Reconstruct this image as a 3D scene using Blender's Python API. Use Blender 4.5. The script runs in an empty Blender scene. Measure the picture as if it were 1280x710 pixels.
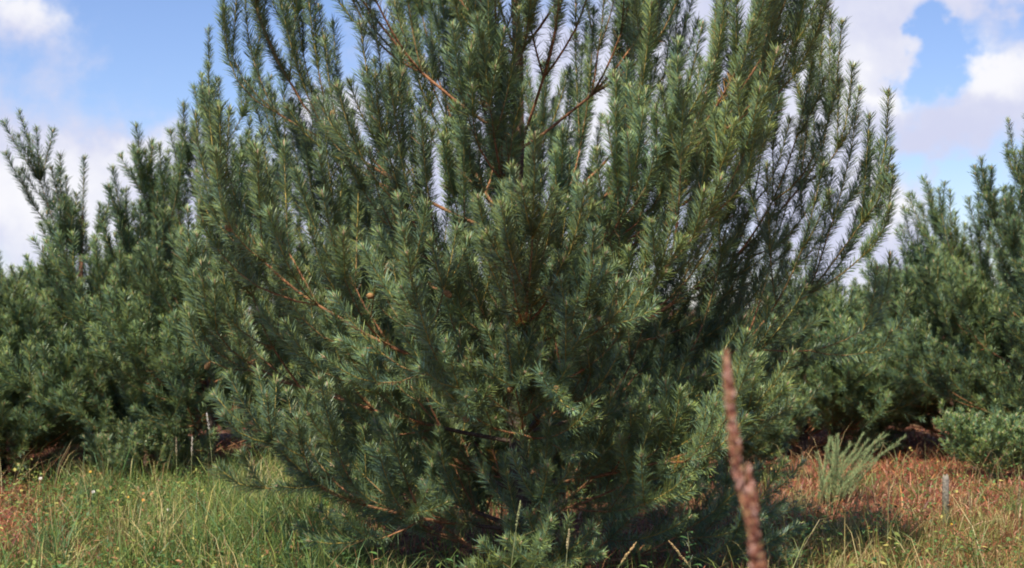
import bpy, math, random
import numpy as np
from mathutils import Vector, Matrix
R = math.radians
SC = bpy.context.scene
COL = SC.collection
random.seed(7)

# ------------------------------------------------------------------ camera
CAM_H = 1.5
FPX = 1778.0           # focal length in photo pixels (1280 wide)
HOR = 385.0            # photo row of the horizon
cd = bpy.data.cameras.new('camera'); cam = bpy.data.objects.new('camera', cd); COL.objects.link(cam)
cd.sensor_width = 36; cd.lens = 50.0
cam.location = (0, 0, CAM_H); cam.rotation_euler = (R(90) + math.atan((HOR-355)/FPX), 0, 0)
cd.clip_start = 0.05; cd.clip_end = 3000
cd.dof.use_dof = True; cd.dof.focus_distance = 6.9; cd.dof.aperture_fstop = 5.0
SC.camera = cam
def at(px, py, Y):
    return Vector(((px-640)/FPX*Y, Y, CAM_H + (HOR-py)/FPX*Y))

# ------------------------------------------------------------------ light
SUN_EL, SUN_AZ = 58.0, -22.0      # sun behind the camera, to its left
sd = bpy.data.lights.new('sun', 'SUN'); sun = bpy.data.objects.new('sun', sd); COL.objects.link(sun)
sd.energy = 5.0; sd.angle = R(0.53); sd.color = (1.0, 0.94, 0.83)
az = R(SUN_AZ)
to_sun = Vector((math.sin(az)*math.cos(R(SUN_EL)), -math.cos(az)*math.cos(R(SUN_EL)), math.sin(R(SUN_EL))))
sun.rotation_euler = to_sun.to_track_quat('Z', 'Y').to_euler(); sun.location = (0, 0, 30)
SC.view_settings.view_transform = 'Standard'; SC.view_settings.look = 'None'
SC.view_settings.exposure = 0.52; SC.view_settings.gamma = 1.0
SC.view_settings.use_curve_mapping = False
try: SC.cycles.max_bounces = 6; SC.cycles.transmission_bounces = 3; SC.cycles.diffuse_bounces = 1; SC.cycles.glossy_bounces = 1
except Exception: pass
try: SC.cycles.filter_width = 1.9
except Exception: pass

W = bpy.data.worlds.new('World'); SC.world = W; W.use_nodes = True
nt = W.node_tree; nt.nodes.clear()
def N(t, **k):
    n = nt.nodes.new(t)
    for a, b in k.items(): setattr(n, a, b)
    return n
L = nt.links.new
def M(op, a, b=None, c=None, clamp=False):
    n = N('ShaderNodeMath', operation=op, use_clamp=clamp)
    for i, v in enumerate((a, b, c)):
        if v is None: continue
        if isinstance(v, (int, float)): n.inputs[i].default_value = v
        else: L(v, n.inputs[i])
    return n.outputs[0]
sky = N('ShaderNodeTexSky', sky_type='NISHITA'); sky.sun_disc = False
sky.sun_elevation = R(SUN_EL); sky.sun_rotation = math.atan2(to_sun.x, to_sun.y)
sky.air_density = 1.0; sky.dust_density = 0.35; sky.ozone_density = 2.2; sky.altitude = 200
tc = N('ShaderNodeTexCoord'); sx = N('ShaderNodeSeparateXYZ'); L(tc.outputs['Generated'], sx.inputs[0])
azn = M('ARCTAN2', sx.outputs[0], sx.outputs[1]); eln = M('ARCSINE', sx.outputs[2])
cuv = N('ShaderNodeCombineXYZ'); L(azn, cuv.inputs[0]); L(eln, cuv.inputs[1])
def noise(scale, detail, rough=0.55, off=(0, 0, 0), stretch=1.0):
    mp = N('ShaderNodeMapping'); L(cuv.outputs[0], mp.inputs[0])
    mp.inputs['Location'].default_value = off; mp.inputs['Scale'].default_value = (1, stretch, 1)
    n = N('ShaderNodeTexNoise'); n.inputs['Scale'].default_value = scale; n.inputs['Detail'].default_value = detail
    n.inputs['Roughness'].default_value = rough; L(mp.outputs[0], n.inputs['Vector']); return n
wx = noise(16, 4, .55, (3, 1, 0)); wy = noise(16, 4, .55, (9, 5, 2))
U = M('MULTIPLY_ADD', M('SUBTRACT', wx.outputs[0], .5), .10, azn)
V = M('MULTIPLY_ADD', M('SUBTRACT', wy.outputs[0], .5), .10, eln)
wx2 = noise(60, 3, .6, (1, 7, 0)); 
V = M('MULTIPLY_ADD', M('SUBTRACT', wx2.outputs[0], .5), .02, V)
U = M('MULTIPLY_ADD', M('SUBTRACT', noise(60, 3, .6, (4, 2, 5)).outputs[0], .5), .02, U)
def blobs(lst):
    tot = None
    for (px, py, rx, ry, wgt) in lst:
        u0 = math.atan((px-640)/FPX); v0 = math.atan((HOR-py)/FPX)
        a = M('MULTIPLY', M('SUBTRACT', U, u0), FPX/rx); b = M('MULTIPLY', M('SUBTRACT', V, v0), FPX/ry)
        r2 = M('ADD', M('MULTIPLY', a, a), M('MULTIPLY', b, b))
        g = M('MULTIPLY', M('EXPONENT', M('MULTIPLY', M('POWER', r2, 1.05), -0.9)), wgt)
        tot = g if tot is None else M('ADD', tot, g)
    return tot
# cloud cover (photo px of each bank's centre, radii, weight): negative ones are the blue gaps
cover = blobs([(12, 38, 66, 42, 1.2), (75, 125, 75, 50, .42), (15, 262, 110, 85, 1.2), (170, 235, 120, 62, 1.1),
    (400, 135, 50, 35, 1.1), (330, 300, 180, 90, .9), (640, 210, 260, 210, 1.1), (900, 100, 190, 160, 1.2),
    (1060, 60, 130, 80, 1.0), (1040, 210, 100, 100, .8), (1115, 190, 26, 36, -.8), (1230, 128, 130, 76, 1.35), (1120, 15, 160, 34, .7),
    (1275, 5, 60, 34, .5), (1090, 250, 60, 60, .9), (1080, 335, 110, 50, 1.0), (1230, 330, 130, 34, .35),
    (1150, 92, 34, 52, -2.0), (1185, 60, 44, 26, -1.1), (1270, 30, 40, 20, -.7), (1180, 245, 50, 30, -.8), (1235, 262, 100, 40, -.3), (1500, 200, 160, 120, 1.), (-250, 180, 180, 90, 1.), (200, -180, 260, 60, .9)])
gen = noise(5.5, 6, .55, (2.3, 0.4, 0), 1.8)
far = M('MULTIPLY', M('GREATER_THAN', M('ABSOLUTE', azn), .48), M('MULTIPLY', M('SUBTRACT', gen.outputs[0], .56), 6, clamp=True))
fine = M('MULTIPLY', M('SUBTRACT', noise(34, 6, .6, (5, 5, 5)).outputs[0], .5), 1.3)
cm = N('ShaderNodeMapRange', interpolation_type='SMOOTHSTEP'); cm.inputs['From Min'].default_value = .16; cm.inputs['From Max'].default_value = 1.25
L(M('MAXIMUM', M('ADD', cover, fine), far), cm.inputs['Value'])
# sunlit tops against lavender bases
lit = blobs([(12, 25, 60, 36, 1.), (40, 262, 110, 50, 1.1), (150, 205, 50, 20, .7), (400, 130, 40, 30, 1.2), (1225, 88, 95, 34, 1.1), (1110, 128, 30, 12, 1.1),
    (1010, 75, 60, 60, .55), (1030, 150, 60, 70, .6), (1100, 245, 28, 26, 1.1), (1075, 350, 60, 40, .6), (720, 160, 60, 60, .7), (640, 290, 50, 50, .6), (1120, 15, 120, 18, .25), (820, 120, 60, 80, .6)])
lm = N('ShaderNodeMapRange', interpolation_type='SMOOTHSTEP'); lm.inputs['From Min'].default_value = -.2; lm.inputs['From Max'].default_value = 1.25
L(M('ADD', lit, M('MULTIPLY', M('SUBTRACT', noise(22, 6, .6, (8, 3, 1)).outputs[0], .5), 1.3)), lm.inputs['Value'])
cc = N('ShaderNodeMix', data_type='RGBA'); L(lm.outputs[0], cc.inputs[0])
cc.inputs[6].default_value = (0.46, 0.48, 0.62, 1); cc.inputs[7].default_value = (0.67, 0.67, 0.70, 1)
SKY_K = 0.080
ck = N('ShaderNodeVectorMath', operation='SCALE'); L(cc.outputs[2], ck.inputs[0]); ck.inputs['Scale'].default_value = 1/SKY_K
sk = N('ShaderNodeMix', data_type='RGBA', blend_type='MULTIPLY'); sk.inputs[0].default_value = 1
L(sky.outputs[0], sk.inputs[6]); sk.inputs[7].default_value = (1.10, 1.12, 1.36, 1)
mx = N('ShaderNodeMix', data_type='RGBA'); L(cm.outputs[0], mx.inputs[0]); L(sk.outputs[2], mx.inputs[6]); L(ck.outputs[0], mx.inputs[7])
bg = N('ShaderNodeBackground'); bg.inputs[1].default_value = SKY_K; L(mx.outputs[2], bg.inputs[0])
wo = N('ShaderNodeOutputWorld'); L(bg.outputs[0], wo.inputs[0])

# ------------------------------------------------------------------ materials
def mat_attr(name, rough=.5, trans=0.0, spec=.5, noise_amt=.0, nscale=40, bump=0.0, coat=0.0):
    m = bpy.data.materials.new(name); m.use_nodes = True; t = m.node_tree; n = t.nodes; n.clear()
    o = n.new('ShaderNodeOutputMaterial'); p = n.new('ShaderNodeBsdfPrincipled')
    a = n.new('ShaderNodeAttribute'); a.attribute_name = 'tint'
    p.inputs['Roughness'].default_value = rough; p.inputs['Specular IOR Level'].default_value = spec
    src = a.outputs['Color']
    if noise_amt or bump:
        c = n.new('ShaderNodeTexCoord'); x = n.new('ShaderNodeTexNoise'); x.inputs['Scale'].default_value = nscale; x.inputs['Detail'].default_value = 6
        t.links.new(c.outputs['Object'], x.inputs['Vector'])
        mr = n.new('ShaderNodeMapRange'); mr.inputs['From Min'].default_value = .3; mr.inputs['From Max'].default_value = .7
        mr.inputs['To Min'].default_value = 1-noise_amt; mr.inputs['To Max'].default_value = 1+noise_amt
        t.links.new(x.outputs[0], mr.inputs['Value'])
        vm = n.new('ShaderNodeVectorMath'); vm.operation = 'SCALE'; t.links.new(src, vm.inputs[0]); t.links.new(mr.outputs[0], vm.inputs['Scale']); src = vm.outputs[0]
        if bump:
            b = n.new('ShaderNodeBump'); b.inputs['Strength'].default_value = bump; b.inputs['Distance'].default_value = .01
            t.links.new(x.outputs[0], b.inputs['Height']); t.links.new(b.outputs[0], p.inputs['Normal'])
    t.links.new(src, p.inputs['Base Color'])
    if trans:
        tr = n.new('ShaderNodeBsdfTranslucent'); t.links.new(src, tr.inputs[0])
        ms = n.new('ShaderNodeMixShader'); ms.inputs[0].default_value = trans
        t.links.new(p.outputs[0], ms.inputs[1]); t.links.new(tr.outputs[0], ms.inputs[2]); t.links.new(ms.outputs[0], o.inputs[0])
    else: t.links.new(p.outputs[0], o.inputs[0])
    return m
M_NEEDLE = mat_attr('pine needles', .40, .08, .45)
M_BARK = mat_attr('pine bark', .85, 0, .25, .45, 60, .8)
M_SHOOT = mat_attr('young shoot bark', .6, 0, .4, .2, 200)
M_GRASS = mat_attr('grass blades', .5, .3, .4)
M_LEAF = mat_attr('herb leaves', .5, .25, .4)
M_SEED = mat_attr('seed husks', .7, .1, .3)
M_CONE = mat_attr('cone scales', .7, 0, .3, .25, 90)

# ------------------------------------------------------------------ mesh helpers (numpy)
class Geo:
    def __init__(s): s.V = []; s.F = []; s.C = []; s.MI = []; s.n = 0
    def add(s, v, f, c, mi=0):
        v = np.asarray(v, np.float32).reshape(-1, 3); f = np.asarray(f, np.int64).reshape(-1, 3)
        c = np.asarray(c, np.float32)
        if c.ndim == 1: c = np.tile(c, (len(v), 1))
        s.V.append(v); s.F.append(f+s.n); s.C.append(c); s.MI.append(np.full(len(f), mi, np.int32)); s.n += len(v)
    def build(s, name, mats, parent=None, smooth=True):
        if not s.V: return None
        V = np.concatenate(s.V); F = np.concatenate(s.F).astype(np.int32); C = np.concatenate(s.C); MI = np.concatenate(s.MI)
        me = bpy.data.meshes.new(name)
        me.vertices.add(len(V)); me.vertices.foreach_set('co', V.ravel())
        me.loops.add(F.size); me.loops.foreach_set('vertex_index', F.ravel())
        me.polygons.add(len(F)); me.polygons.foreach_set('loop_start', np.arange(0, F.size, 3, dtype=np.int32))
        try: me.polygons.foreach_set('loop_total', np.full(len(F), 3, np.int32))
        except Exception: pass
        me.polygons.foreach_set('use_smooth', np.full(len(F), smooth))
        me.polygons.foreach_set('material_index', MI)
        me.update(calc_edges=True)
        ca = me.color_attributes.new('tint', 'FLOAT_COLOR', 'POINT')
        ca.data.foreach_set('color', np.concatenate([C, np.ones((len(C), 1), np.float32)], 1).ravel())
        for m in (mats if isinstance(mats, (list, tuple)) else [mats]): me.materials.append(m)
        o = bpy.data.objects.new(name, me); COL.objects.link(o)
        if parent is not None: o.parent = parent
        return o
def nrm(a): return a/np.maximum(np.linalg.norm(a, axis=-1, keepdims=True), 1e-9)
def frames(d):
    up = np.where(np.abs(d[:, 2:3]) > .95, np.array([[1., 0, 0]]), np.array([[0, 0, 1.]]))
    a = nrm(np.cross(d, up)); return a, np.cross(d, a)
def tubes(geo, p0, p1, r0, r1, col, mi=0, k=6, ext=.02):
    """one tapered tube per segment; col (n,3)"""
    n = len(p0)
    if n == 0: return
    d = nrm(p1-p0); a, b = frames(d)
    th = np.linspace(0, 2*np.pi, k, endpoint=False)
    ring = a[:, None]*np.cos(th)[None, :, None] + b[:, None]*np.sin(th)[None, :, None]
    e = (d*r0[:, None]*.3)[:, None]
    A = p0[:, None]-e + ring*r0[:, None, None]; B = p1[:, None]+e*.5 + ring*r1[:, None, None]
    T = p1[:, None]+ d[:, None]*r1[:, None, None]*.9
    v = np.concatenate([A, B, T], 1)
    i = np.arange(k); j = (i+1) % k
    f = np.concatenate([np.stack([i, j, j+k], 1), np.stack([i, j+k, i+k], 1), np.stack([i+k, j+k, np.full(k, 2*k)], 1)])
    F = (f[None]+(np.arange(n)*(2*k+1))[:, None, None])
    geo.add(v.reshape(-1, 3), F, np.repeat(col, 2*k+1, 0), mi)

def empty(name, loc, label, cat, group=None, rz=0, kind=None):
    o = bpy.data.objects.new(name, None); COL.objects.link(o); o.location = loc; o.rotation_euler = (0, 0, rz)
    o.empty_display_size = .2
    tag(o, label, cat, group, kind); return o
def tag(o, label, cat=None, group=None, kind=None):
    if label: o['label'] = label
    if cat: o['category'] = cat
    if group: o['group'] = group
    if kind: o['kind'] = kind
    return o

# ------------------------------------------------------------------ ground
def gz(x, y):
    x = np.asarray(x, float); y = np.asarray(y, float)
    h = .035*np.sin(x*1.3+1)*np.cos(y*.9) + .02*np.sin(x*3.1+y*2.3) + .012*np.sin(x*7.3-y*5.1)
    return h*np.clip((40-np.abs(y))/30, 0, 1)
def vnoise(x, y, s, seed=0):
    """cheap value noise in 0..1"""
    x = np.asarray(x, float)*s; y = np.asarray(y, float)*s
    xi = np.floor(x); yi = np.floor(y); fx = x-xi; fy = y-yi; fx = fx*fx*(3-2*fx); fy = fy*fy*(3-2*fy)
    h = lambda a, b: np.modf(np.abs(np.sin(a*127.1+b*311.7+seed*74.7)*43758.5453))[0]
    return (h(xi, yi)*(1-fx)+h(xi+1, yi)*fx)*(1-fy)+(h(xi, yi+1)*(1-fx)+h(xi+1, yi+1)*fx)*fy
def make_ground():
    xs = np.concatenate([[-1500, -600, -200, -80, -40, -20], np.arange(-12, 12.01, .12), [20, 40, 80, 200, 600, 1500]])
    ys = np.concatenate([[-200, -60, -20, -5], np.arange(0, 22.01, .12), [25, 30, 40, 80, 200, 600, 1500]])
    X, Y = np.meshgrid(xs, ys); Z = gz(X, Y) + .03*(vnoise(X, Y, 5)-.5)*(np.abs(X) < 13)*(Y < 23)*(Y > 0)
    v = np.stack([X, Y, Z], -1).reshape(-1, 3); nx = len(xs)
    i, j = np.meshgrid(np.arange(nx-1), np.arange(len(ys)-1)); a = (j*nx+i).ravel()
    f = np.concatenate([np.stack([a, a+1, a+nx+1], 1), np.stack([a, a+nx+1, a+nx], 1)])
    g = Geo(); g.add(v, f, (1, 1, 1))
    m = bpy.data.materials.new('heath soil'); m.use_nodes = True; t = m.node_tree; n = t.nodes; p = n['Principled BSDF']
    p.inputs['Roughness'].default_value = .95; p.inputs['Specular IOR Level'].default_value = .1
    c = n.new('ShaderNodeTexCoord')
    def nz(s, d=6):
        x = n.new('ShaderNodeTexNoise'); x.inputs['Scale'].default_value = s; x.inputs['Detail'].default_value = d; x.inputs['Roughness'].default_value = .65
        t.links.new(c.outputs['Object'], x.inputs['Vector']); return x
    r = n.new('ShaderNodeValToRGB'); e = r.color_ramp.elements
    e[0].position = .36; e[0].color = (.07, .035, .022, 1); e[1].position = .66; e[1].color = (.30, .19, .10, 1)
    q = e.new(.47); q.color = (.20, .07, .042, 1); q = e.new(.56); q.color = (.25, .10, .06, 1)
    a_ = nz(9, 9); t.links.new(a_.outputs[0], r.inputs[0])
    r2 = n.new('ShaderNodeValToRGB'); r2.color_ramp.elements[0].position = .42; r2.color_ramp.elements[1].position = .62
    b_ = nz(1.1, 5); t.links.new(b_.outputs[0], r2.inputs[0])
    mx = n.new('ShaderNodeMix'); mx.data_type = 'RGBA'; mx.inputs[7].default_value = (.10, .10, .04, 1)
    ml = n.new('ShaderNodeMath'); ml.operation = 'MULTIPLY'; ml.inputs[1].default_value = .45; t.links.new(r2.outputs[0], ml.inputs[0])
    t.links.new(ml.outputs[0], mx.inputs[0]); t.links.new(r.outputs[0], mx.inputs[6]); t.links.new(mx.outputs[2], p.inputs['Base Color'])
    bp = n.new('ShaderNodeBump'); bp.inputs['Strength'].default_value = .9; bp.inputs['Distance'].default_value = .04
    k = nz(40, 8); t.links.new(k.outputs[0], bp.inputs['Height']); t.links.new(bp.outputs[0], p.inputs['Normal'])
    o = g.build('ground', m); tag(o, 'reddish brown heath soil with moss and litter under the pines', None, None, 'structure')
make_ground()

# ------------------------------------------------------------------ pines
UP = np.array([0, 0, 1.])
class Pine:
    """grows year by year: segs = (limb, p0, p1, r0, r1, age, order)"""
    def __init__(s, seed): s.rng = random.Random(seed); s.S = []; s.tips = []; s.nodes = []; s.env = None
    def unit(s, v): v = np.asarray(v, float); return v/np.linalg.norm(v)
    def side(s, d, ang, phi):
        a, b = frames(d[None]); return s.unit(d*math.cos(ang) + (a[0]*math.cos(phi)+b[0]*math.sin(phi))*math.sin(ang))
    def grow(s, limb, pos, d, age, Ln, order, trop, steps=2, base_age=None):
        rg = s.rng
        for y in range(age):
            a = age-1-y
            ln = Ln*rg.uniform(.82, 1.18)*(1.4 if a == 0 else 1)
            rb = .0021+.0014*(a+1)*(1.35 if order == 1 else 1.0 if order == 2 else .8)
            re = .0019+.0014*a*(1.35 if order == 1 else 1.0 if order == 2 else .8)
            n = 3 if ln > .3 else steps
            w = .012 if a == 0 else .035
            tr_ = trop*(2.4 if a == 0 else 2.0 if a == 1 else 1.2 if a == 2 else .45)
            for k in range(n):
                d = s.unit(d + UP*tr_/n + np.array([rg.gauss(0, w), rg.gauss(0, w), rg.gauss(0, w)]))
                if s.env is not None:     # crowded by light and neighbours: outermost shoots turn up
                    rd = math.hypot(pos[0], pos[1]); ov = rd-s.env(pos)
                    if ov > -.15 and rd > .1:
                        o = np.array([pos[0], pos[1], 0])/rd; out = max(0, float(d@o))
                        if out > .1: d = s.unit(d - o*out*min(.9, (ov+.15)*2.5)+UP*min(.5, (ov+.15)*.8))
                q = pos + d*ln/n
                if q[2] < .08: d[2] = abs(d[2])+.1; d = s.unit(d); q = pos + d*ln/n
                t0 = k/n; t1 = (k+1)/n
                s.S.append((limb, pos, q, rb+(re-rb)*t0, rb+(re-rb)*t1, a, order)); pos = q
            if a == 0: s.tips.append((limb, pos, d, ln)); break
            s.nodes.append((limb, pos, a, order))
            if order >= 4: continue
            if order == 1: k = rg.choice([3, 3, 4]); f = .72; cap = 3
            elif order == 2: k = rg.choice([1, 1, 2, 2]); f = .84; cap = 2
            else: k = rg.choice([0, 0, 1]); f = .85; cap = 1
            if order == 1 and a == 1: k += 1
            ph = rg.uniform(0, 6.28)
            for i in range(k):
                nd = s.side(d, R(rg.uniform(32, 50)-max(0, min(12, (pos[2]-1.1)*12))), ph + i*6.283/k + rg.uniform(-.4, .4))
                if nd[2] < -.15 and rg.random() < .6: nd[2] = abs(nd[2])*.3; nd = s.unit(nd)
                ca = min(a, cap)
                if rg.random() < .1: ca = max(1, ca-1)
                s.grow(limb, pos, nd, ca, Ln*f*rg.uniform(.8, 1.15), order+1, trop*1.15, steps)
def trunk_geo(base, zs, lean=(0, 0)):
    pts = [np.array([base[0]+lean[0]*z+.02*math.sin(z*3), base[1]+lean[1]*z+.02*math.cos(z*2.3), z]) for z in zs]
    return pts
def make_pine(name, base, zs, limbs_per, label, group, seed, ages=None, Lf=lambda z: .3, elev=lambda z: 25, lean=(0, 0),
              dens=420, nw=.0011, nl=.07, extra=(), rscale=1.0, trop=lambda z: .22, tint=(1, 1, 1), cones=0, whorl_phase=0.0, skip=None, dirf=None, env=None):
    P = Pine(seed); P.env = env; rg = P.rng
    b = np.array(base, float)
    pts = trunk_geo((0, 0), zs, lean); n = len(zs)
    root = empty(name, (b[0], b[1], float(gz(b[0], b[1]))), label, 'tree', group)
    # trunk
    g = Geo(); p = [np.array([0, 0, -.15])]+pts
    H = zs[-1]
    def tr(z): return (.012+.048*max(0, 1-z/H)**.9)*rscale
    sub = []
    for i in range(len(p)-1):
        for k in range(3): sub.append((p[i]+(p[i+1]-p[i])*k/3, p[i]+(p[i+1]-p[i])*(k+1)/3))
    p0 = np.array([q[0] for q in sub]); p1 = np.array([q[1] for q in sub])
    colt = np.array([[.085, .062, .047]])*np.array([[1, 1, 1]]) + np.clip((p0[:, 2:3]/H-.3)*1.5, 0, 1)*np.array([[.20, .075, .02]])
    tubes(g, p0, p1, np.array([tr(max(0, q[2])) for q in p0]), np.array([tr(max(0, q[2])) for q in p1]), colt, 0, 9)
    g.build('trunk', M_BARK, root)
    limb = 0
    for i in range(n-1):
        a = n-1-i; z = zs[i]
        k = limbs_per if isinstance(limbs_per, int) else limbs_per[i]
        ph = rg.uniform(0, 6.28)+whorl_phase
        for j in range(k):
            phi = ph + j*6.283/k + rg.uniform(-.25, .25)
            if skip and skip(phi, z): continue
            e = R(elev(z)+rg.uniform(-9, 9)); d = np.array([math.cos(phi)*math.cos(e), math.sin(phi)*math.cos(e), math.sin(e)])
            P.grow(limb, pts[i]+UP*rg.uniform(-.03, .03), d, max(1, a if ages is None else ages[i]), (dirf(phi, z) if dirf else 1)*Lf(z)*rg.uniform(.85, 1.15), 1, trop(z)); limb += 1
    for i_ in range(max(0, n-3), n-1):      # the trunk's young top internodes still carry needles
        P.S.append((-1, pts[i_], pts[i_+1], .004, .004, n-1-i_, 1))
    # leader
    P.grow(-1, pts[-1], UP, 1, Lf(H)*1.3, 1, .1)
    for (st, phi, e, age, ln, tp) in extra:
        e = R(e); phi = R(phi)
        st = np.array(st, float); 
        P.grow(limb, st, np.array([math.cos(phi)*math.cos(e), math.sin(phi)*math.cos(e), math.sin(e)]), age, ln, 1, tp); limb += 1
    S = P.S; lid = np.array([q[0] for q in S]); A0 = np.array([q[1] for q in S]); A1 = np.array([q[2] for q in S])
    r0 = np.array([q[3] for q in S])*rscale; r1 = np.array([q[4] for q in S])*rscale; age = np.array([q[5] for q in S]); order = np.array([q[6] for q in S])
    rs = np.random.RandomState(seed)
    # wood older than the present year: one part per limb
    wood = age >= 1
    base_col = np.where((age >= 5)[:, None], np.array([[.115, .078, .055]]), np.array([[.28, .13, .06]])) * rs.uniform(.75, 1.25, (len(S), 1))
    base_col = np.where((age <= 1)[:, None], np.array([[.24, .15, .06]])*rs.uniform(.85, 1.1, (len(S), 1)), base_col)
    for l in range(limb):
        k = (lid == l) & wood
        if k.sum() == 0: continue
        g = Geo(); tubes(g, A0[k], A1[k], r0[k], r1[k], base_col[k], 0, 6); g.build('branch', M_BARK, root)
    # foliage: young stems, buds and needles
    g = Geo(); k = ~wood
    tubes(g, A0[k], A1[k], r0[k], r1[k], np.array([[.42, .30, .07]])*rs.uniform(.75, 1.2, (k.sum(), 1)), 1, 5)
    T = P.tips; tp = np.array([q[1] for q in T]); td = nrm(np.array([q[2] for q in T])); tl = np.array([q[3] for q in T])
    bl = .014+.014*np.clip(tl/.4, 0, 1)
    bc = np.array([[.62, .40, .26]])*rs.uniform(.7, 1.2, (len(T), 1))
    tubes(g, tp-td*.004, tp+td*bl[:, None], np.full(len(T), .0046), np.full(len(T), .0022), bc, 1, 5)
    for q in range(3):   # side buds round the terminal one
        a, b2 = frames(td); ph = rs.uniform(0, 6.28, len(T))[:, None]+q*2.1
        dd = nrm(td+.7*(a*np.cos(ph)+b2*np.sin(ph)))
        tubes(g, tp, tp+dd*(bl*.7)[:, None], np.full(len(T), .0026), np.full(len(T), .0014), bc*.95, 1, 4)
    nd = age <= 2
    s0, s1, ag = A0[nd], A1[nd], age[nd]; ln = np.linalg.norm(s1-s0, axis=1)
    dn = np.where(ag == 0, 1.0, np.where(ag == 1, .85, .35))*dens
    cnt = np.maximum(1, np.round(ln*dn*rs.uniform(.85, 1.15, len(ln)))).astype(int)
    idx = np.repeat(np.arange(len(ln)), cnt); m = len(idx); t = rs.uniform(0, 1, m)[:, None]
    dirv = nrm(s1-s0)[idx]; a, b2 = frames(dirv); ph = rs.uniform(0, 2*np.pi, m)[:, None]
    agn = ag[idx]
    th = np.radians(np.where(agn == 0, rs.normal(43, 7, m), rs.normal(54, 9, m)))[:, None]
    pos = s0[idx]+(s1-s0)[idx]*t
    nv = nrm(dirv*np.cos(th)+(a*np.cos(ph)+b2*np.sin(ph))*np.sin(th)+rs.normal(0, .04, (m, 3)))
    length = nl*rs.uniform(.72, 1.12, m)*np.where(agn == 0, 1., .9)*rs.uniform(.78, 1.12, len(ln))[idx]
    # tufts that close each tip
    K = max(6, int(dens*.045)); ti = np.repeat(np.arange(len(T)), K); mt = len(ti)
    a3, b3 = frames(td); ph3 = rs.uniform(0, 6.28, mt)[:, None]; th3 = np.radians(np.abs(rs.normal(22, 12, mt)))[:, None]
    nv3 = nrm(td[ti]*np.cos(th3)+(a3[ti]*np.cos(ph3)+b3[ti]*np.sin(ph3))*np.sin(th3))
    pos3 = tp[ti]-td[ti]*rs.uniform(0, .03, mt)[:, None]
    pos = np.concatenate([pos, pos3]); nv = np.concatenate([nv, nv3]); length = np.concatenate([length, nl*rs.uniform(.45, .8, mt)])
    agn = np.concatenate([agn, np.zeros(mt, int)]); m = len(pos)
    fa, fb = frames(nv); h = nw*rs.uniform(.8, 1.25, m)[:, None]
    md = pos+nv*(length*.72)[:, None]; h2 = h*.85
    v = np.stack([pos+fa*h*.8, pos-fa*h*.5+fb*h*.7, pos-fa*h*.5-fb*h*.7, md+fa*h2, md-fa*h2*.6+fb*h2*.9, md-fa*h2*.6-fb*h2*.9, pos+nv*length[:, None]], 1)
    f = np.array([[0, 1, 4], [0, 4, 3], [1, 2, 5], [1, 5, 4], [2, 0, 3], [2, 3, 5], [3, 4, 6], [4, 5, 6], [5, 3, 6]]); F = f[None]+(np.arange(m)*7)[:, None, None]
    u = rs.uniform(0, 1, (m, 1))
    c = np.array([[.125, .200, .075]])*(1-u)+np.array([[.230, .275, .085]])*u
    blue = rs.uniform(0, 1, (m, 1)); c = np.where(blue > .62, np.array([[.135, .215, .135]]), c)
    c = np.where((agn == 2)[:, None], c*np.array([[.9, .85, .7]]), c)
    # per-region drift of the leaf colour
    w = vnoise(pos[:, 0]+pos[:, 1]*.6, pos[:, 2], 2.2, seed)[:, None]
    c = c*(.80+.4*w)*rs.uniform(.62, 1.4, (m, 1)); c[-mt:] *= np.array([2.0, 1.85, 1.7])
    lf = rs.uniform(.86, 1.16, (limb+2, 1))*(1+rs.uniform(-.06, .06, (limb+2, 1))*np.array([[1, .2, -1.3]]))
    lseg = np.concatenate([lid[nd][idx], np.array([q[0] for q in T])[ti]])+1
    sf = rs.uniform(.82, 1.2, (len(ln), 1))*(1+rs.uniform(-.08, .08, (len(ln), 1))*np.array([[1, .3, -1]])); sf[(rs.uniform(0, 1, len(ln)) < .03) & (ag == 2)] *= np.array([2.6, 1.1, .7])
    c = c*lf[lseg]; c[:-mt] *= sf[idx]
    dead = (rs.uniform(0, 1, m) < np.where(agn == 2, .09, .012))[:, None]; c = np.where(dead, np.array([[.30, .17, .06]]), c)
    c = c*np.array([tint])
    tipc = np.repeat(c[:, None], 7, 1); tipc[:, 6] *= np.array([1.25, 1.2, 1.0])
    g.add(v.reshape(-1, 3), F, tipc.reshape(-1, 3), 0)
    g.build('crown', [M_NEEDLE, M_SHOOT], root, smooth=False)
    # cones
    if cones:
        nn = [q for q in P.nodes if 1 <= q[2] <= 2 and q[1][1] < -.2 and q[1][2] < 3.1]
        for q in rg.sample(nn, min(cones, len(nn))):
            c_ = cone_geo(rg, q[1]); c_.build('cone', M_CONE, root)
    print(name, 'tips', len(T), 'segs', len(S), 'needles', m)
    return root
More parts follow.
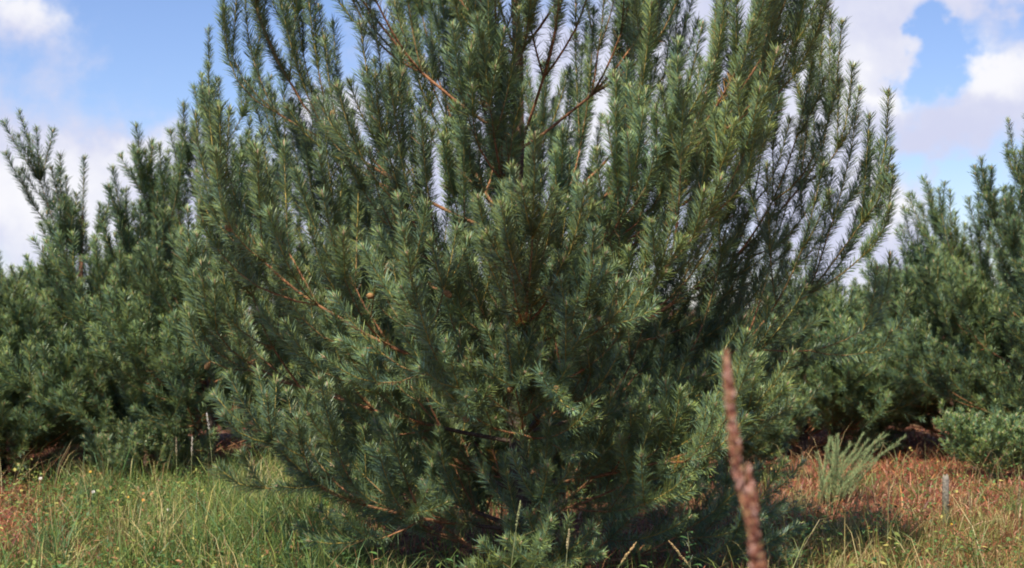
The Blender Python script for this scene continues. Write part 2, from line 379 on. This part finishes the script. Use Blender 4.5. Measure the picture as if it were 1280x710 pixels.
def cone_geo(rg, p, L_=.042, R_=.014):
    g = Geo(); ax = nrm(np.array([[rg.uniform(-.6, .6), rg.uniform(-1, 0), rg.uniform(-.8, .4)]]))[0]
    a, b = frames(ax[None]); a = a[0]; b = b[0]
    for i in range(11):
        t = i/10; r = R_*math.sin(math.pi*(.12+.82*t))**.7
        k = 7
        for j in range(k):
            ph = (j+.5*(i % 2))*6.283/k; o = a*math.cos(ph)+b*math.sin(ph); s = np.cross(ax, o)
            c0 = p+ax*L_*(1-t)+o*r*.35
            tip = p+ax*(L_*(1-t)+.004)+o*r; w = r*.5
            v = [c0-s*w, c0+s*w, tip+s*w*.7, tip-s*w*.7, tip+o*.003+ax*.003, c0+ax*.005]
            f = [(0, 1, 2), (0, 2, 3), (3, 2, 4), (0, 3, 5), (3, 4, 5), (1, 5, 2), (2, 5, 4)]
            c = np.array([.36, .20, .08])*rg.uniform(.7, 1.3); g.add(v, f, c)
    return g

# the main tree
MSEED = 11
MX, MY = .02, 7.75
zs = [.12, .30, .52, .80, 1.12, 1.48, 1.90, 2.38, 2.90, 3.45, 4.0]
def Lmain(z): return .30+.055*min(z, 2.4)
def Emain(z): return 8+8*min(z, 2.2)+16*max(0, z-2.2)
def Tmain(z): return .10+.14*min(z, 2.2)
main = make_pine('pine_tree', (MX, MY), zs, [5, 6, 6, 6, 6, 5, 5, 4, 4, 4], 'large bushy young pine filling the middle of the clearing, nearest tree',
    None, MSEED, ages=[5, 6, 6, 6, 6, 5, 5, 4, 3, 2], Lf=Lmain, elev=Emain, trop=Tmain, dens=720, nw=.0013, nl=.074, cones=14,
    skip=lambda phi, z: z < .6 and math.sin(phi) < -.55,
    dirf=lambda phi, z: (1.0+(.20 if z < .6 else .30 if z < 1.2 else .32)*max(0, math.cos(phi))+(.0 if z < .6 else .10 if z < 1 else .24)*max(0, -math.cos(phi)))*(1-.2*max(0, -math.sin(phi))),
    env=lambda p: (1.66 if p[0] < 0 else 1.98)*(.84+.16*min(1, p[2]/1.0))*(1 if p[2] < 2.2 else 1-.13*(p[2]-2.2)),
    extra=[((0, 0, 2.38), -96, 24, 4, .40, .30), ((0, 0, 2.9), -78, 30, 3, .42, .30), ((0, 0, .8), -93, 5, 5, .29, .14), ((0, 0, .10), -86, 8, 4, .26, .10), ((0, 0, .12), -70, 10, 3, .34, .26), ((0, 0, .35), -25, 14, 4, .34, .12)])

# background pines
BT = (.88, .90, .84)
zl = [.20, .42, .70, 1.02, 1.45, 1.9, 2.4, 2.9]
BG = 'pines standing behind the nearest tree'
def back(px, Y, hs, label, seed, group=BG, wide=1.0, dens=330, lp=[5, 5, 5, 5, 4, 3, 3], tint=BT, nages=None, lean=(0, 0), nl=.088, extra=()):
    z = [q*hs for q in zl]
    return make_pine('pine_tree', ((px-640)/FPX*Y, Y), z, lp, label, group, seed, ages=nages or [5, 5, 5, 5, 4, 3, 2],
        Lf=lambda q: (.35-.012*q/hs)*(.35+.65*hs)*wide, elev=lambda q: 9+15*q/hs, trop=lambda q: .12+.13*min(q, 2.2), dens=dens*1.3, nw=.0019, nl=nl, rscale=.85, tint=tint, lean=lean, extra=extra)
pa = back(262, 12.6, 1.17, 'pine just left of the large tree, its top reaching the upper edge against blue sky', 21)
pb = back(110, 13.4, .81, 'left hand pine with a forked bare-topped leader standing alone against the sky', 22, lean=(-.03, 0), extra=[((-.04, 0, 1.6), 190, 71, 3, .56, .10)])
pc = back(1325, 13.6, 1.12, 'tallest pine at the right edge beyond the reddish ground', 23)
pd = back(1195, 14.6, .70, 'shorter pine between the large tree and the right edge with candelabra tips', 24, extra=[((0, 0, 1.0), 200, 60, 3, .50, .12)])
pe = back(0, 12.4, .52, 'low pine cut by the left edge of the photo', 25)
def dup_tree(src, px, Y, sc, rz, label, group=BG):
    r = src.copy(); COL.objects.link(r); x = (px-640)/FPX*Y
    r.location = (x, Y, float(gz(x, Y))); r.rotation_euler = (0, 0, rz); r.scale = (sc, sc, sc); r['label'] = label
    if group: r['group'] = group
    for ch in list(src.children):
        c = ch.copy(); COL.objects.link(c); c.parent = r
    return r
bpy.context.view_layer.update()
dup_tree(pe, 1085, 16.5, .9, 1.2, 'small far pine just right of the large tree, only its low tips against the sky')
dup_tree(pd, 540, 11.8, .66, 1.0, 'low pine close behind the large one, glimpsed left of its trunk')
dup_tree(pd, 790, 12.0, .70, 5.0, 'low pine close behind the large one, glimpsed right of its trunk')
dup_tree(pe, 655, 11.4, .72, 3.3, 'knee high pine in the shade straight behind the trunk of the large one')
dup_tree(pe, 880, 12.3, .85, .4, 'low pine behind the right boughs of the large one')
dup_tree(pd, 1085, 19.5, .86, 2.6, 'farthest pine, a dark patch low in the gap right of the large tree')
dup_tree(pd, 420, 14.5, .95, 2.0, 'pine seen through gaps on the left side of the large tree')
dup_tree(pe, 1005, 14.5, 1.12, 3.0, 'pine peeping out from behind the right flank of the large tree')
dup_tree(pd, 700, 16.5, .85, 4.2, 'pine hidden straight behind the trunk of the large tree')
dup_tree(pe, 215, 15.6, 1.0, 5.2, 'pine farther back filling the gap between the left hand pines')
dup_tree(pe, -120, 14.5, 1.1, 2.4, 'pine beyond the left edge, only its outer shoots in view')
dup_tree(pe, 1420, 16.5, 1.1, 4.4, 'pine far behind at the right edge of the clearing')
# young seedlings
make_pine('pine_sapling', ((1240-640)/FPX*12.4, 12.4), [.06, .18, .32, .46], 5, 'bright green bushy sapling in front of the right hand pines', 'pine saplings', 32,
    ages=[4, 3, 2], Lf=lambda z: .15, elev=lambda z: 20, trop=lambda z: .2, dens=350, nw=.0024, nl=.06, rscale=.6, tint=(.8, .85, .75))
make_pine('pine_sapling', ((180-640)/FPX*11.9, 11.9), [.08, .2, .36, .52], 5, 'small dusty green sapling below the left hand pines', 'pine saplings', 33,
    ages=[4, 3, 2], Lf=lambda z: .15, elev=lambda z: 15, trop=lambda z: .2, dens=350, nw=.0022, nl=.06, rscale=.6, tint=(1.1, 1.1, 1.1))

# ------------------------------------------------------------------ ground cover
rs = np.random.RandomState(5)
def blades(geo, x, y, h, w, col, leanmax=.5, droop=.5):
    n = len(x); z = gz(x, y)-.01; ph = rs.uniform(0, 6.283, n); ln = rs.uniform(0, leanmax, n)*h
    fa = rs.uniform(0, 6.283, n); s = np.stack([np.cos(fa), np.sin(fa), np.zeros(n)], 1)*w[:, None]*.5
    b = np.stack([x, y, z], 1); o = np.stack([np.cos(ph), np.sin(ph), np.zeros(n)], 1)*ln[:, None]
    m1 = b+o*.25+UP*(h*.45)[:, None]; m2 = b+o*.7+UP*(h*.8)[:, None]; t = b+o*(1+droop)+UP*(h*rs.uniform(.85, 1.02, n))[:, None]
    v = np.stack([b-s, b+s, m1-s*.9, m1+s*.9, m2-s*.55, m2+s*.55, t], 1)
    f = np.array([[0, 1, 3], [0, 3, 2], [2, 3, 5], [2, 5, 4], [4, 5, 6]])
    c = np.repeat(col[:, None], 7, 1); c[:, 5:] = c[:, 5:]*np.array([1.15, 1.05, .9])
    geo.add(v.reshape(-1, 3), f[None]+(np.arange(n)*7)[:, None, None], c.reshape(-1, 3))
def px_of(x, y): return 640+x/y*FPX
def mixc(n, cols, p):
    cols = np.array(cols); k = rs.choice(len(cols), n, p=p); return cols[k]*rs.uniform(.7, 1.3, (n, 1))
def scatter(n, x0, x1, y0, y1): return rs.uniform(x0, x1, n), rs.uniform(y0, y1, n)
# green sward on the left and front
x, y = scatter(330000, -7, 7, 5.2, 13.5)
p = px_of(x, y); nz = vnoise(x, y, 1.6, 3)*.6+vnoise(x, y, 5, 4)*.4
left = np.clip((p-20)/110, 0, 1)*np.clip((500-p)/90, 0, 1)*np.clip((13.0-y)/1.5, 0, 1)
leftnear = np.clip((9.2-y)/.8, 0, 1)*(p < 100)*.8
right = (p > 930)*np.clip((10.2-y)/1.1, .05, 1)*.8
under = (p >= 430)*(p <= 960)*.10
k = rs.uniform(0, 1, len(x)) < np.clip(np.maximum.reduce([left, leftnear, right, under])*(.25+1.0*nz), 0, 1)*.8
x, y, p, nz = x[k], y[k], p[k], nz[k]; n = len(x)
h = rs.gamma(3.2, .036, n)*(.5+1.1*nz); h = np.clip(h*(1.12+.7*np.clip(1-np.abs(p-390)/150, 0, 1)), .03, .55)
green = mixc(n, [(.13, .21, .05), (.24, .29, .065), (.08, .17, .045), (.42, .36, .13), (.11, .21, .10), (.26, .13, .06)], [.33, .25, .20, .09, .08, .05])
straw = mixc(n, [(.24, .24, .06), (.36, .29, .12), (.40, .24, .10), (.16, .20, .05)], [.34, .26, .14, .26])
isr = (p > 900)[:, None]
g = Geo(); blades(g, x, y, h*np.where(p > 900, .72, 1), rs.uniform(.003, .007, n), np.where(isr, straw, green), .8, .35)
for i in range(150):     # tussocks and lodged clumps
    yy = rs.uniform(6.6, 11.8); pp_ = rs.choice([rs.uniform(60, 470), rs.uniform(60, 470), rs.uniform(60, 470), rs.uniform(400, 960), rs.uniform(900, 1290), rs.uniform(900, 1290)]); xx = (pp_-640)/FPX*yy
    if 400 < pp_ < 960: yy = rs.uniform(6.2, 7.1); xx = (pp_-640)/FPX*yy
    k_ = rs.randint(25, 90); pal = [[(.13, .20, .05), (.22, .27, .07)], [(.08, .16, .05), (.13, .21, .08)], [(.48, .40, .19), (.30, .30, .10)], [(.30, .17, .08), (.40, .33, .15)]][rs.choice(4, p=[.4, .3, .2, .1])]
    hh = rs.uniform(.16, .42)*(.8 if 400 < pp_ < 900 else 1 if pp_ < 900 else .6)
    blades(g, xx+rs.normal(0, .05, k_), yy+rs.normal(0, .05, k_), hh*rs.uniform(.5, 1.1, k_), rs.uniform(.003, .008, k_), mixc(k_, pal, [.5, .5]), 1.1, .5)
tag(g.build('grass', M_GRASS, None), 'rough yellow green grass growing in front of the pines', None, None, 'stuff')
# reddish sorrel and moss mat
def tufts(geo, x, y, h, w, cols, k=1): blades(geo, x, y, h, w, cols, 1.6, .2)
x, y = scatter(420000, -8.5, 8.5, 6.5, 18)
p = px_of(x, y); nz = vnoise(x, y, 1.1, 8)*.6+vnoise(x, y, 6, 9)*.4
dens_ = np.maximum((p > 900)*1.0, (p < 150)*1.0); dens_ = np.maximum(dens_, .35)*np.clip((17-y)/4, .35, 1)
k = rs.uniform(0, 1, len(x)) < dens_*(.35+.9*nz)*.6
x, y, nz = x[k], y[k], nz[k]; n = len(x)
red = mixc(n, [(.34, .11, .065), (.44, .18, .10), (.19, .06, .045), (.52, .32, .20), (.20, .20, .06), (.46, .20, .07)], [.32, .25, .14, .1, .09, .10])
g = Geo(); tufts(g, x, y, rs.gamma(4, .013, n)*(.6+.8*nz)+.01, rs.uniform(.005, .014, n), red)
tag(g.build('ground_cover', M_GRASS, None), 'low mat of reddish brown sorrel and moss between the pines', None, None, 'stuff')
# low weeds: small ovate leaves through the sward
x, y = scatter(190000, -7, 7, 6.0, 12.5); p = px_of(x, y); nz = vnoise(x, y, 2.3, 12)*.5+vnoise(x, y, 7, 13)*.5
k = (rs.uniform(0, 1, len(x)) < np.where((p > 930) | (p < 500), 1., .25)*np.clip(nz*2.2-.75, 0, 1)*.75*np.where((p > 900) & (y > 9.6), .25, 1)); x, y, nz = x[k], y[k], nz[k]; n = len(x); pp = p[k]
zz = gz(x, y)+rs.uniform(.02, 1, n)**1.3*.34*nz; L_ = rs.uniform(.018, .05, n); ph = rs.uniform(0, 6.283, n); el = rs.uniform(-.4, .9, n)
o = np.stack([np.cos(ph)*np.cos(el), np.sin(ph)*np.cos(el), np.sin(el)], 1); sd_ = np.stack([-np.sin(ph), np.cos(ph), rs.normal(0, .3, n)], 1); c0 = np.stack([x, y, zz], 1); L1 = L_[:, None]
v = np.stack([c0, c0+o*L1*.4+sd_*L1*.24, c0+o*L1*.45-UP*L1*.08, c0+o*L1*.4-sd_*L1*.24, c0+o*L1-UP*L1*.15], 1)
f = np.array([[0, 2, 1], [0, 3, 2], [1, 2, 4], [2, 3, 4]])
cw = mixc(n, [(.10, .19, .045), (.20, .24, .05), (.06, .13, .04), (.35, .18, .08), (.42, .36, .10)], [.36, .24, .18, .12, .10])
g = Geo(); g.add(v.reshape(-1, 3), f[None]+(np.arange(n)*5)[:, None, None], np.repeat(cw, 5, 0))
tag(g.build('weeds', M_LEAF, None), 'mixed small leaved weeds growing through the grass', None, None, 'stuff')
# taller thin straw haulms
x, y = scatter(5200, -7, 7, 6.0, 13); p = px_of(x, y)
k = (rs.uniform(0, 1, len(x)) < np.where(p > 940, .5, np.where(p < 480, .62, .10))); x, y = x[k], y[k]; n = len(x)
g = Geo(); blades(g, x, y, rs.uniform(.22, .52, n), rs.uniform(.003, .0055, n), mixc(n, [(.46, .38, .18), (.24, .27, .09), (.30, .15, .07)], [.45, .35, .2]), .9, .3)
tag(g.build('dry_grass', M_GRASS, None), 'thin straw coloured haulms rising from the sward', None, None, 'stuff')

# ------------------------------------------------------------------ single plants
def P3(px, Y, lift=0.0):
    x = (px-640)/FPX*Y; return np.array([x, Y, float(gz(x, Y))+lift])
def lumps(geo, c, r, ax, cols, ratio=1.9):
    """small pointed husks: stretched octahedra with a waist"""
    n = len(c); a, b = frames(ax); k = 5; th = np.linspace(0, 6.283, k, endpoint=False)
    ring = a[:, None]*np.cos(th)[None, :, None]+b[:, None]*np.sin(th)[None, :, None]
    L0 = r*ratio
    v = np.concatenate([(c-ax*L0[:, None])[:, None], c[:, None]-ax[:, None]*(L0*.35)[:, None, None]+ring*(r*.9)[:, None, None],
                        c[:, None]+ax[:, None]*(L0*.35)[:, None, None]+ring*(r*.75)[:, None, None], (c+ax*L0[:, None])[:, None]], 1)
    i = np.arange(k); j = (i+1) % k; z0 = np.zeros(k, int)
    f = np.concatenate([np.stack([z0, 1+j, 1+i], 1), np.stack([1+i, 1+j, 1+k+j], 1), np.stack([1+i, 1+k+j, 1+k+i], 1), np.stack([1+k+i, 1+k+j, z0+2*k+1], 1)])
    geo.add(v.reshape(-1, 3), f[None]+(np.arange(n)*(2*k+2))[:, None, None], np.repeat(cols, 2*k+2, 0))
def polyline(geo, pts, r0, r1, col, k=6, mi=0):
    pts = np.array(pts, float); n = len(pts)-1; r = np.linspace(r0, r1, n+1)
    tubes(geo, pts[:-1], pts[1:], r[:-1], r[1:], np.tile(np.array(col, float), (n, 1)), mi, k)
def spike(parent, pts, rad, n, cols, hr=.0042, name='seed_head', org=(0, 0, 0)):
    """a seed spike along pts (world), husks pressed up along it, thicker in whorls"""
    pts = np.array(pts, float); seg = pts[1:]-pts[:-1]; cl = np.concatenate([[0], np.cumsum(np.linalg.norm(seg, axis=1))])
    t = np.sort(rs.uniform(0, 1, n)); d = t*cl[-1]; i = np.clip(np.searchsorted(cl, d)-1, 0, len(seg)-1)
    q = pts[i]+seg[i]*((d-cl[i])/np.maximum(cl[i+1]-cl[i], 1e-6))[:, None]; ax = nrm(seg[i]); a, b = frames(ax); ph = rs.uniform(0, 6.283, n)[:, None]
    o = a*np.cos(ph)+b*np.sin(ph)
    env = rad*(.60+.40*np.abs(np.sin(t*cl[-1]/.045*1.7)))*np.clip((1.03-t)*3.2, .12, 1)*np.clip(t*10+.4, 0, 1)
    c = q+o*(env*rs.uniform(.35, 1, n))[:, None]
    g = Geo(); axd = nrm(ax+o*.45); lumps(g, c-np.array(org), rs.uniform(.6, 1.1, n)*hr, axd, cols(n))
    return g.build(name, M_SEED, parent)
# the out-of-focus reddish seed stalk close to the camera
Yf = 1.62
base = np.array([(1010-640)/FPX*Yf+.06, Yf, float(gz(.36, Yf))])
P_ = lambda px, py, Y=Yf: np.array(at(px, py, Y))
t = empty('seed_stalk', base, 'blurred reddish brown seed spike close to the camera in front of the large pine', 'plant stalk')
tip1, kink, low = P_(908, 440), P_(921, 600), P_(946, 712)
mid = [base, base*.66+low*.34+np.array([.012, 0, 0]), base*.33+low*.67+np.array([.008, 0, 0]), low, P_(934, 655), kink, P_(914, 520), tip1]
g = Geo(); polyline(g, [q-base for q in mid], .0034, .0012, (.30, .15, .07), 7); g.build('stem', M_SEED, t)
rc = lambda n: mixc(n, [(.24, .09, .05), (.28, .12, .075), (.46, .27, .21), (.20, .075, .045), (.30, .18, .08)], [.32, .26, .18, .12, .12])
spike(t, [kink+np.array([.003, 0, -.012]), P_(914, 520), tip1], .0060, 520, rc, .0027, org=base)
up2 = P_(935, 582)
br = Geo(); polyline(br, [P_(944, 712)-base, P_(940, 650)-base, up2-base], .002, .001, (.32, .15, .08)); br.build('side_stem', M_SEED, t)
spike(t, [P_(953, 760), P_(944, 690), P_(938, 630), up2], .0082, 520, rc, .0028, org=base)

# grey stake standing in the red ground
b = P3(1180, 9.6); t = empty('wooden_stake', b, 'short weathered grey wooden stake standing in the reddish ground on the right', 'stake')
g = Geo(); ks = 9; th = np.linspace(0, 6.283, ks, endpoint=False); V = []; C = []
hs_ = [-.1, 0, .12, .24, .335, .36]
for i, hh in enumerate(hs_):
    r = .024*(1-.12*i/5)*(.7 if i == 5 else 1)
    for j in range(ks):
        rr = r*(1+.10*math.sin(j*2.3+1)); V.append((math.cos(th[j])*rr+.012*hh, math.sin(th[j])*rr, hh+(.012*math.sin(j*1.7) if i >= 4 else 0))); C.append((.22, .19, .15) if hh > .16 else (.13, .13, .07))
V.append((0, 0, .352)); C.append((.36, .30, .22)); F = []
for i in range(5):
    for j in range(ks):
        a = i*ks+j; b_ = i*ks+(j+1) % ks; F += [(a, b_, b_+ks), (a, b_+ks, a+ks)]
for j in range(ks): F.append((5*ks+j, 5*ks+(j+1) % ks, 6*ks))
g.add(V, F, np.array(C)); g.build('post', M_BARK, t)
g = Geo(); n = 26; ph = rs.uniform(0, 6.28, n)
blades(g, np.array(b[0]+np.cos(ph)*.05), np.array(b[1]+np.sin(ph)*.05), rs.uniform(.1, .22, n), rs.uniform(.004, .007, n), mixc(n, [(.2, .24, .06), (.36, .3, .13)], [.6, .4]))
tag(g.build('grass_tuft', M_GRASS, None), 'small grass tuft round the foot of the grey stake', 'grass tuft')

# tall flowering grasses: stem, blade leaves, seed head
def stalk(px, Y, H, label, lean=0.0, hc=(.34, .26, .17), head=.13, rad=.006, group='tall grass stalks before the dark foliage', leaves=2):
    b = P3(px, Y); t = empty('grass_stalk', b, label, 'grass stalk', group)
    pts = [np.array([lean*H*(q**1.8), .02*q, H*q]) for q in (0, .25, .5, .75, 1)]
    g = Geo(); polyline(g, pts, .0028, .0012, (.24, .25, .10), 5); g.build('stem', M_GRASS, t)
    top = pts[-1]; s0 = np.array([lean*H*((1-head/H)**1.8), .02, H-head])
    spike(t, [s0, (s0+top)/2, top], rad, 90, lambda n: mixc(n, [hc, tuple(1.3*v for v in hc), tuple(.7*v for v in hc)], [.4, .3, .3]), .0028)
    for q in range(leaves):
        g = Geo(); z = H*(.25+.25*q); s = 1 if (q+int(px)) % 2 else -1; c0 = np.array([lean*H*((z/H)**1.8), 0, z]); w = .004
        V = [c0+[0, -w, 0], c0+[0, w, 0], c0+[s*.05, -w, .11], c0+[s*.05, w, .11], c0+[s*.13, 0, .15]]
        g.add(V, [(0, 1, 3), (0, 3, 2), (2, 3, 4)], (.16, .22, .07)); g.build('leaf', M_GRASS, t)
stalk(222, 9.6, .60, 'short brown headed grass stalk, leftmost of the trio before the dark gap', -.02)
stalk(239, 9.7, .60, 'pale stiff grass stalk with beaded head, middle of the trio before the dark gap', .01, (.52, .44, .36))
stalk(270, 9.3, .78, 'tallest whitish grass stalk at the left standing before the dark gap', -.08, (.62, .56, .50), .11, .007)
stalk(305, 9.5, .46, 'reddish seed head leaning by the left flank of the large pine', .15, (.36, .17, .10))
stalk(352, 9.0, .55, 'slender grass stalk touching the lower left boughs of the large pine', -.2, (.34, .28, .14))
stalk(634, 6.4, .60, 'greenish grass stalk rising before the dark hollow of the large pine', .10, (.26, .28, .12), .12)
stalk(704, 6.5, .46, 'thin straw coloured stalk beside the upright bough at the bottom centre', .06, (.48, .38, .2), .10)
stalk(742, 6.3, .42, 'bent straw coloured grass head drooping at the bottom centre right', .45, (.52, .34, .15), .09)
stalk(905, 6.2, .48, 'arching golden grass head left of the reddish seed spike at the bottom edge', -.5, (.50, .34, .15), .10)
stalk(1108, 8.0, .55, 'thin dark grass stalk rising from the reddish ground on the right', .03, (.26, .17, .10), .12)
stalk(1272, 7.6, .62, 'dark grass stalk at the right edge of the photo', .02, (.28, .19, .12), .16, .008)
stalk(1215, 8.4, .40, 'short brownish stalk just right of the grey stake', -.05, (.30, .2, .12), .10)

# small flowers
def flower(px, Y, H, col, label, centre=(.5, .35, .05), r=.014, cat='flower', group=None):
    b = P3(px, Y); t = empty('flower', b, label, cat, group)
    r *= .75; col = tuple(.85*v for v in col); lx = random.uniform(-.04, .04); top = np.array([lx, -.01, H])
    g = Geo(); polyline(g, [(0, 0, 0), (lx*.4, 0, H*.5), top], .002, .0013, (.12, .18, .06), 5); g.build('stem', M_LEAF, t)
    g = Geo(); up = nrm(np.array([[.1, -.7, .7]]))[0]; a, b2 = frames(up[None]); a = a[0]; b2 = b2[0]
    for q in range(8):
        ph = q*6.283/8; o = a*math.cos(ph)+b2*math.sin(ph); s = np.cross(up, o)
        g.add([top+o*r*.2-s*r*.12, top+o*r*.2+s*r*.12, top+o*r*.75+s*r*.30+up*r*.2, top+o*r*1.05+up*r*.15, top+o*r*.75-s*r*.30+up*r*.2], [(0, 1, 2), (0, 2, 4), (4, 2, 3)], col)
    g.build('petals', M_LEAF, t)
    g = Geo(); lumps(g, (top+up*r*.1)[None], np.array([r*.32]), up[None], np.array([centre]), .9); g.build('flower_centre', M_LEAF, t)
Yl, Wh = (.75, .42, .03), (.72, .66, .58)
flower(117, 10.0, .32, Yl, 'yellow flower highest above the left end of the grass')
flower(57, 10.6, .22, Wh, 'white flower at the left end of the grass beside the reddish mat', r=.018)
flower(116, 9.8, .22, Wh, 'white flower just below the highest yellow flower', r=.017)
flower(187, 9.2, .24, (.8, .30, .02), 'deep orange flower in the middle of the left grass', r=.016)
flower(211, 9.0, .19, Wh, 'small white flower right of the orange flower', r=.011)
flower(164, 9.3, .24, Yl, 'tiny yellow flower left of the orange flower', r=.010)
flower(234, 8.2, .10, Wh, 'low white flower at the bottom of the left grass', r=.012)
flower(1084, 8.6, .16, (.75, .35, .05), 'orange yellow flower at the bottom right before the sapling', r=.012)
flower(1195, 8.7, .18, Yl, 'yellow flower below the grey stake', r=.010)

# pale feathery shrub leaning over the edge of the red ground
def feathery(px, Y):
    b = P3(px, Y); t = empty('feathery_shrub', b, 'pale feathery shrub of fine green sprays leaning right at the edge of the reddish ground', 'shrub')
    q = np.random.RandomState(4); gs = Geo(); gl = Geo()
    for i in range(46):
        H = q.uniform(.22, .62); lx = q.uniform(-.25, .95)*H; ly = q.uniform(-.25, .25)*H; o = np.array([q.uniform(-.13, .10), q.uniform(-.1, .1), -.02])
        pts = np.array([o+np.array([lx*u**1.4, ly*u, H*u*(1-.12*u)]) for u in np.linspace(0, 1, 7)])
        polyline(gs, pts, .0022, .0008, (.26, .25, .11), 4)
        n = int(520*H); u = q.uniform(.18, 1, n)*6; k = np.minimum(u.astype(int), 5); fr = (u-k)[:, None]
        c0 = pts[k]+(pts[k+1]-pts[k])*fr; d = nrm(pts[k+1]-pts[k]); a, b2 = frames(d); ph = q.uniform(0, 6.283, n)[:, None]
        v = nrm(d*1.1+a*np.cos(ph)+b2*np.sin(ph)); L_ = q.uniform(.018, .042, n)[:, None]; fa, fb = frames(v); w = .0013
        V = np.stack([c0+fa*w, c0-fa*w*.6+fb*w, c0-fa*w*.6-fb*w, c0+v*L_], 1)
        f = np.array([[0, 1, 3], [1, 2, 3], [2, 0, 3]])
        col = np.array([[.24, .31, .13]])*q.uniform(.7, 1.3, (n, 1)); col[q.uniform(0, 1, n) < .08] = (.42, .24, .10)
        gl.add(V.reshape(-1, 3), f[None]+(np.arange(n)*4)[:, None, None], np.repeat(col, 4, 0))
    gs.build('stems', M_LEAF, t); gl.build('leaves', M_LEAF, t)
feathery(1040, 10.6)

# leafy herbs
def herb(px, Y, H, n, label, lw=.03, col=(.09, .17, .05), group='leafy herbs among the grass'):
    b = P3(px, Y); t = empty('leafy_herb', b, label, 'herb', group); rg = random.Random(int(px*7+Y))
    pts = [np.array([.03*math.sin(q*2+px), .02*q, H*q]) for q in (0, .33, .66, 1)]
    g = Geo(); polyline(g, pts, .003, .0015, (.16, .16, .06), 5); g.build('stem', M_LEAF, t)
    g = Geo()
    for i in range(n):
        z = H*(.15+.85*i/(n-1)); ph = i*2.4; L_ = lw*2.6*(1.1-.5*i/n)*rg.uniform(.8, 1.2); o = np.array([math.cos(ph), math.sin(ph), .45]); o /= np.linalg.norm(o)
        s = np.array([-math.sin(ph), math.cos(ph), 0]); c0 = np.array([.03*math.sin(z/H*2+px), .02*z/H, z]); w = L_*.26; dn = np.array([0, 0, -1.])
        V = [c0, c0+o*L_*.35+s*w, c0+o*L_*.4-UP*w*.25, c0+o*L_*.35-s*w, c0+o*L_*.75+s*w*.7+dn*w*.4, c0+o*L_*.75+dn*w*.7, c0+o*L_*.75-s*w*.7+dn*w*.4, c0+o*L_+dn*w*1.4]
        g.add(V, [(0, 2, 1), (0, 3, 2), (1, 2, 5), (1, 5, 4), (2, 3, 6), (2, 6, 5), (4, 5, 7), (5, 6, 7)], np.array(col)*rg.uniform(.8, 1.3))
    g.build('leaves', M_LEAF, t)
HB = [(300, 8.3, .30, 'broad leaved herb low in the left grass, leftmost of the green herbs'), (335, 8.1, .34, 'bright green herb at the lower left boughs of the large pine'), (372, 7.6, .36, 'dark leaved herb in the shade under the left boughs'),
      (408, 7.4, .34, 'green herb left of the bottom hollow of the large pine'), (438, 7.0, .36, 'broad green herb at the bottom edge below the left boughs'), (118, 10.4, .34, 'taller herb beneath the highest yellow flower'),
      (75, 10.7, .22, 'grey green herb beside the reddish mat at the left edge'), (855, 6.9, .38, 'pale leaved herb at the bottom edge left of the reddish seed spike'), (975, 8.6, .42, 'dark green herb just right of the reddish seed spike'),
      (1000, 8.8, .36, 'leafy herb at the lower right skirts of the large pine'), (988, 9.6, .40, 'brownish herb under the right boughs of the large pine'), (345, 8.6, .42, 'upright green herb hidden among the low left boughs'),
      (465, 6.8, .34, 'fresh green herb nearest the bottom left of the dark hollow'), (575, 6.6, .30, 'small herb at the bottom edge below the low left spray of the pine'), (812, 6.6, .30, 'small herb at the bottom edge under the right boughs')]
for i, (px, Y, H, lb) in enumerate(HB): herb(px, Y, H, 11, lb, .028, (.20, .12, .06) if 'brownish' in lb else [(.10, .19, .05), (.07, .15, .05), (.13, .2, .06)][i % 3])
